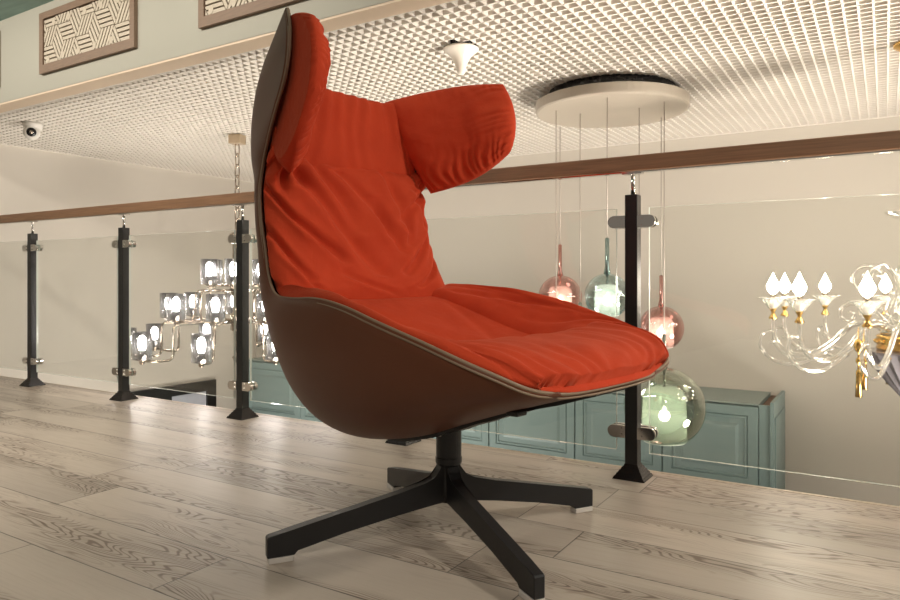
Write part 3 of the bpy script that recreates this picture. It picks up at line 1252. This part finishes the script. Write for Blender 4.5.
def pendant(u, d, rad, vc, glassm, tubem, diffm, tl=.15):
    """cord at image column u and depth d, globe radius rad, globe centre at image row vc"""
    w = W((u - 450) / FPX * d, d)
    x, y = w.x - pc.x, w.y - pc.y
    zc = EYE + (278.5 - vc) / FPX * d - ZC
    # globe: sphere cut open below
    cut = -.86
    prof = []
    for k in range(26):
        a = PI / 2 - (PI / 2 - math.asin(cut)) * k / 25
        prof.append((max(.012, rad * math.cos(a)), rad * math.sin(a)))
    bm = B(); lathe(bm, prof, 40)
    g = obj('globe', bm, glassm, pn, True)
    g.location = (x, y, zc)
    bm = B(); lathe(bm, [(rad * math.cos(math.asin(cut)) + .0015 * math.cos(2 * PI * j / 8), rad * cut + .0015 * math.sin(2 * PI * j / 8)) for j in range(8)], 40, (0, 0, 0), True)
    obj('rim', bm, M_PANE_EDGE, g, True)
    bm = B(); lathe(bm, [(0, rad * .97), (.016, rad * .97), (.014, rad + .012), (.0095, rad + .030), (.0095, rad + tl), (.003, rad + tl + .004), (0, rad + tl + .004)], 16)
    obj('tube', bm, tubem, g, True)
    bm = B(); tube(bm, [(0, 0, rad + tl), (0, 0, -.096 - zc)], .0022, 6)
    obj('cord', bm, M_CORD, g, True)
    # frosted inner bell
    h0, h1, r0 = rad * cut * .97, rad * .52, rad * .56
    prof = [(r0, h0), (r0 * .97, (h0 + h1) / 2 - .1 * rad), (r0 * .93, h1 * .55), (r0 * .80, h1 * .82), (r0 * .5, h1 * .97), (.004, h1)]
    bm = B(); lathe(bm, prof, 32)
    obj('diffuser', bm, diffm, g, True)
    bm = B(); lathe(bm, [(0, h1), (.006, h1), (.006, rad * .97), (0, rad * .97)], 10)
    obj('inner_rod', bm, tubem, g, True)
    br = min(.026, rad * .2)
    bm = B(); lathe(bm, [(0, -br), (br * .7, -br * .7), (br, 0), (br * .7, br * .7), (0, br)], 12, (0, 0, -rad * .22))
    obj('bulb', bm, M_BULB_P, g, True)
    bm = B(); lathe(bm, [(0, -rad * .2 + br), (br * .35, -rad * .2 + br), (br * .35, h1), (0, h1)], 10)
    obj('lamp_holder', bm, M_CHROME, g, True)
    return g


pendant(664, 3.16, .179, 407, M_OLIVE, M_OLIVETUBE, M_DIFFG, .15)
pendant(661, 3.475, .110, 328, M_ROSE, M_ROSETUBE, M_DIFFR, .15)
pendant(607, 3.09, .100, 296, M_SEA, M_SEATUBE, M_DIFF, .155)
pendant(560, 3.69, .115, 297, M_ROSE, M_ROSETUBE, M_DIFFR, .16)
pendant(556, 3.336, .090, 372, M_SEA, M_SEATUBE, M_DIFF, .15)
pendant(580, 3.39, .090, 352, M_OLIVE, M_OLIVETUBE, M_DIFFG, .15)
pendant(639, 3.28, .100, 520, M_ROSE, M_ROSETUBE, M_DIFFR, .15)

# ------------------------------------------------------------------ blown glass chandelier
c2 = W(1.776, 2.65)
vg = empty('glass_chandelier', (c2.x, c2.y, 0))
tag(vg, 'blown clear glass chandelier with gilded cups and candle bulbs at the right edge', 'chandelier')
pcan = at_ceiling(906, 33)
bm = B(); lathe(bm, [(0, 1.462), (.03, 1.465), (.055, 1.474), (.078, 1.486), (.08, 1.498), (0, 1.498)], 28)
obj('canopy', bm, M_GOLD, vg, True)
bm = B(); chain(bm, 0, 0, .95, 1.465, .05, .014, .003)
obj('chain', bm, M_GOLD, vg, True)
bm = B(); lathe(bm, [(0, .95), (.012, .94), (.03, .90), (.018, .86), (.022, .80), (.045, .72), (.050, .66), (.030, .60), (.028, .52), (.055, .46), (.070, .41), (.05, .38), (0, .37)], 28, flute=.05, nfl=14)
obj('stem', bm, M_CRYSTAL, vg, True)
bm = B(); lathe(bm, [(.012, .815), (.04, .820), (.075, .832), (.105, .852), (.107, .855), (.073, .836), (.04, .824), (.012, .819)], 42, (0, 0, 0), True, .03, 21)
obj('crown_dish', bm, M_DISH, vg, True)
bm = B(); lathe(bm, [(.125, .325), (.134, .327), (.137, .335), (.132, .343), (.135, .352), (.134, .372), (.137, .378), (.130, .384), (.122, .384), (.122, .325)], 40, (0, 0, 0), True)
gr = obj('gilded_ring', bm, M_GOLD, vg, True)
bm = B()
for k in range(22):
    a = 2 * PI * k / 22
    lathe(bm, [(0, -.010), (.009, -.005), (.011, 0), (.009, .005), (0, .010)], 8, (.134 * math.cos(a), .134 * math.sin(a), .358))
obj('ring_bead', bm, M_GOLD, gr, True)
bm = B(); lathe(bm, [(0, .115), (.02, .118), (.05, .14), (.10, .20), (.15, .268), (.178, .312), (.180, .322), (.12, .326), (0, .326)], 48, (0, 0, 0), False, .03, 24)
obj('bowl', bm, M_GREYGLASS, vg, False)
bm = B(); lathe(bm, [(.110, .384), (.122, .384), (.124, .41), (.116, .425), (.110, .42)], 32, (0, 0, 0), True)
obj('glass_collar', bm, M_CRYSTAL, vg, True)

for k in range(12):
    a = math.radians(-50 - 30 * k)
    dv = ccam * math.sin(a) - cfor * math.cos(a)
    R_ = .50
    zt = .435
    # main arm: out of the ring, down, then up under the cup
    pts = crom([dv * .10 + Vector((0, 0, .395)), dv * .16 + Vector((0, 0, .425)), dv * .225 + Vector((0, 0, .415)),
                dv * .295 + Vector((0, 0, .345)), dv * .37 + Vector((0, 0, .300)), dv * .44 + Vector((0, 0, .305)),
                dv * .487 + Vector((0, 0, .350)), dv * .50 + Vector((0, 0, .400)), dv * .50 + Vector((0, 0, zt))], 6)
    bm = B(); tube(bm, pts, [.0115 - .004 * i / len(pts) for i in range(len(pts))], 10)
    arm = obj('arm', bm, M_CRYSTAL, vg, True)
    # outer scroll under the arm
    sp = [dv * .30 + Vector((0, 0, .318)), dv * .40 + Vector((0, 0, .262)), dv * .49 + Vector((0, 0, .268)), dv * .545 + Vector((0, 0, .320)),
          dv * .540 + Vector((0, 0, .375)), dv * .505 + Vector((0, 0, .385)), dv * .495 + Vector((0, 0, .355)), dv * .515 + Vector((0, 0, .340))]
    pts = crom(sp, 6)
    bm = B(); tube(bm, pts, [.0085 - .004 * i / len(pts) for i in range(len(pts))], 8)
    obj('scroll', bm, M_CRYSTAL, arm, True)
    o_ = dv * R_
    bm = B(); lathe(bm, [(0, zt), (.016, zt + .002), (.017, zt + .006), (.007, zt + .022), (.006, zt + .028), (.013, zt + .040), (.013, zt + .046), (0, zt + .046)], 16, o_)
    obj('gilded_cup', bm, M_GOLD, arm, True)
    bm = B(); lathe(bm, [(.010, zt + .040), (.018, zt + .046), (.028, zt + .062), (.040, zt + .078), (.060, zt + .088), (.0615, zt + .090), (.040, zt + .082), (.026, zt + .066), (.012, zt + .050)], 36, o_, True, .03, 18)
    obj('drip_dish', bm, M_DISH, arm, True)
    bm = B(); lathe(bm, [(0, zt + .046), (.011, zt + .046), (.011, zt + .108), (0, zt + .108)], 14, o_)
    obj('candle_holder', bm, M_NICKEL, arm, True)
    bm = B(); lathe(bm, [(0, zt + .104), (.012, zt + .106), (.023, zt + .122), (.024, zt + .138), (.014, zt + .158), (.003, zt + .182), (0, zt + .190)], 10, o_)
    obj('bulb', bm, M_BULB_V, arm, True)

# upper scrolls rising from the body
for k in range(6):
    a = math.radians(-75 - 60 * k)
    dv = ccam * math.sin(a) - cfor * math.cos(a)
    Z = lambda r, z: dv * r + Vector((0, 0, z))
    pts = crom([Z(.07, .40), Z(.10, .46), Z(.085, .53), Z(.10, .60), Z(.15, .648), Z(.20, .640), Z(.222, .600), Z(.200, .562), Z(.165, .570), Z(.160, .602), Z(.185, .612)], 6)
    bm = B(); tube(bm, pts, [.011 - .005 * i / len(pts) for i in range(len(pts))], 8)
    obj('upper_scroll', bm, M_CRYSTAL, vg, True)
    a = math.radians(-45 - 60 * k)
    dv = ccam * math.sin(a) - cfor * math.cos(a)
    pts = crom([Z(.08, .40), Z(.14, .47), Z(.20, .505), Z(.255, .490), Z(.262, .450), Z(.230, .436), Z(.215, .460), Z(.232, .472)], 6)
    bm = B(); tube(bm, pts, [.010 - .005 * i / len(pts) for i in range(len(pts))], 8)
    obj('upper_scroll', bm, M_CRYSTAL, vg, True)

# gold tassels
for u, d, z0, L in ((858, 2.50, .475, 0), (863.5, 2.52, .470, 0.03), (888, 2.9, .45, 0.01)):
    w = W((u - 450) / FPX * d, d)
    x, y = w.x - c2.x, w.y - c2.y
    bm = B()
    lathe(bm, [(0, z0 - .05), (.0015, z0 - .05), (.0015, z0 - .09), (.012, z0 - .10), (.016, z0 - .118), (.010, z0 - .135), (.003, z0 - .14), (.003, z0 - .158), (.009, z0 - .165), (.009, z0 - .175), (.003, z0 - .18),
               (.003, z0 - .20 + L), (.007, z0 - .206 + L), (.009, z0 - .215 + L), (.008, z0 - .225 + L), (.011, z0 - .30 + L), (0, z0 - .30 + L)], 14, (x, y, 0), False, .08, 7)
    obj('tassel', bm, M_GOLD, vg, True)

# ------------------------------------------------------------------ lights
def area(name, loc, aim, size, energy, col, shape='DISK', spread=PI):
    L = bpy.data.lights.new(name, 'AREA')
    L.energy = energy
    L.color = col
    L.shape = shape
    L.size = size
    L.spread = spread
    o = bpy.data.objects.new(name, L)
    C.objects.link(o)
    o.location = loc
    o.rotation_euler = (Vector(aim) - Vector(loc)).to_track_quat('-Z', 'Y').to_euler()
    return o


WARM = (1.0, .92, .82)
# unseen gallery lights: key on the chair, fills added for the floor
area('gallery_key_fill', (1.35, 1.60, 1.90), (-.75, 1.35, .6), .25, 35, WARM)
area('gallery_key_fill', (.5, -.6, 1.90), (-.3, .6, 0), .40, 6, WARM, spread=1.7)
area('gallery_key_fill', (-2.7, .5, 1.90), (-2.8, .9, 0), .40, 15, WARM, spread=1.8)
strip = area('added_bulkhead_wash', (-3.0, .80, 1.91), (-3.0, 1.8, 1.60), 3.2, 17, WARM, 'RECTANGLE', 2.0)  # unseen wash added only to brighten the bulkhead
strip.data.size_y = .06
# unseen fills added to brighten the hall walls and lattice
area('added_hall_fill', (1.6, 3.0, 1.42), (-3.0, 4.2, .0), 1.1, 22, WARM)
area('added_hall_upfill', (1.9, 2.9, -1.6), (-.7, 2.9, 1.5), 1.0, 52, WARM, spread=1.2)  # added out of frame to lighten the lattice from below
area('added_hall_upfill', (-2.9, 2.75, -1.9), (-3.5, 3.6, 1.5), 1.2, 38, WARM, spread=2.4)  # added, hidden below the floor edge, to brighten left wall and lattice

w = bpy.data.worlds.new('world')
SC.world = w
w.use_nodes = True
bg = w.node_tree.nodes['Background']
bg.inputs[0].default_value = (1.0, .88, .74, 1)
bg.inputs[1].default_value = .18

# ------------------------------------------------------------------ camera and view
cam = bpy.data.cameras.new('camera')
cam.sensor_width = 36
cam.lens = 36 * FPX / 900
cam.shift_y = -21.5 / 900
cam.clip_start = .02
co = bpy.data.objects.new('camera', cam)
C.objects.link(co)
co.location = (0, 0, EYE)
co.rotation_euler = (PI / 2, 0, math.atan2(.529, .848))
SC.camera = co
SC.view_settings.view_transform = 'Standard'
SC.view_settings.look = 'None'
SC.view_settings.exposure = 0.18
SC.view_settings.gamma = 1
SC.view_settings.use_curve_mapping = False
SC.cycles.max_bounces = 10
SC.cycles.transparent_max_bounces = 40
SC.cycles.diffuse_bounces = 4
SC.cycles.glossy_bounces = 4
SC.cycles.sample_clamp_indirect = 6
SC.cycles.use_denoising = True
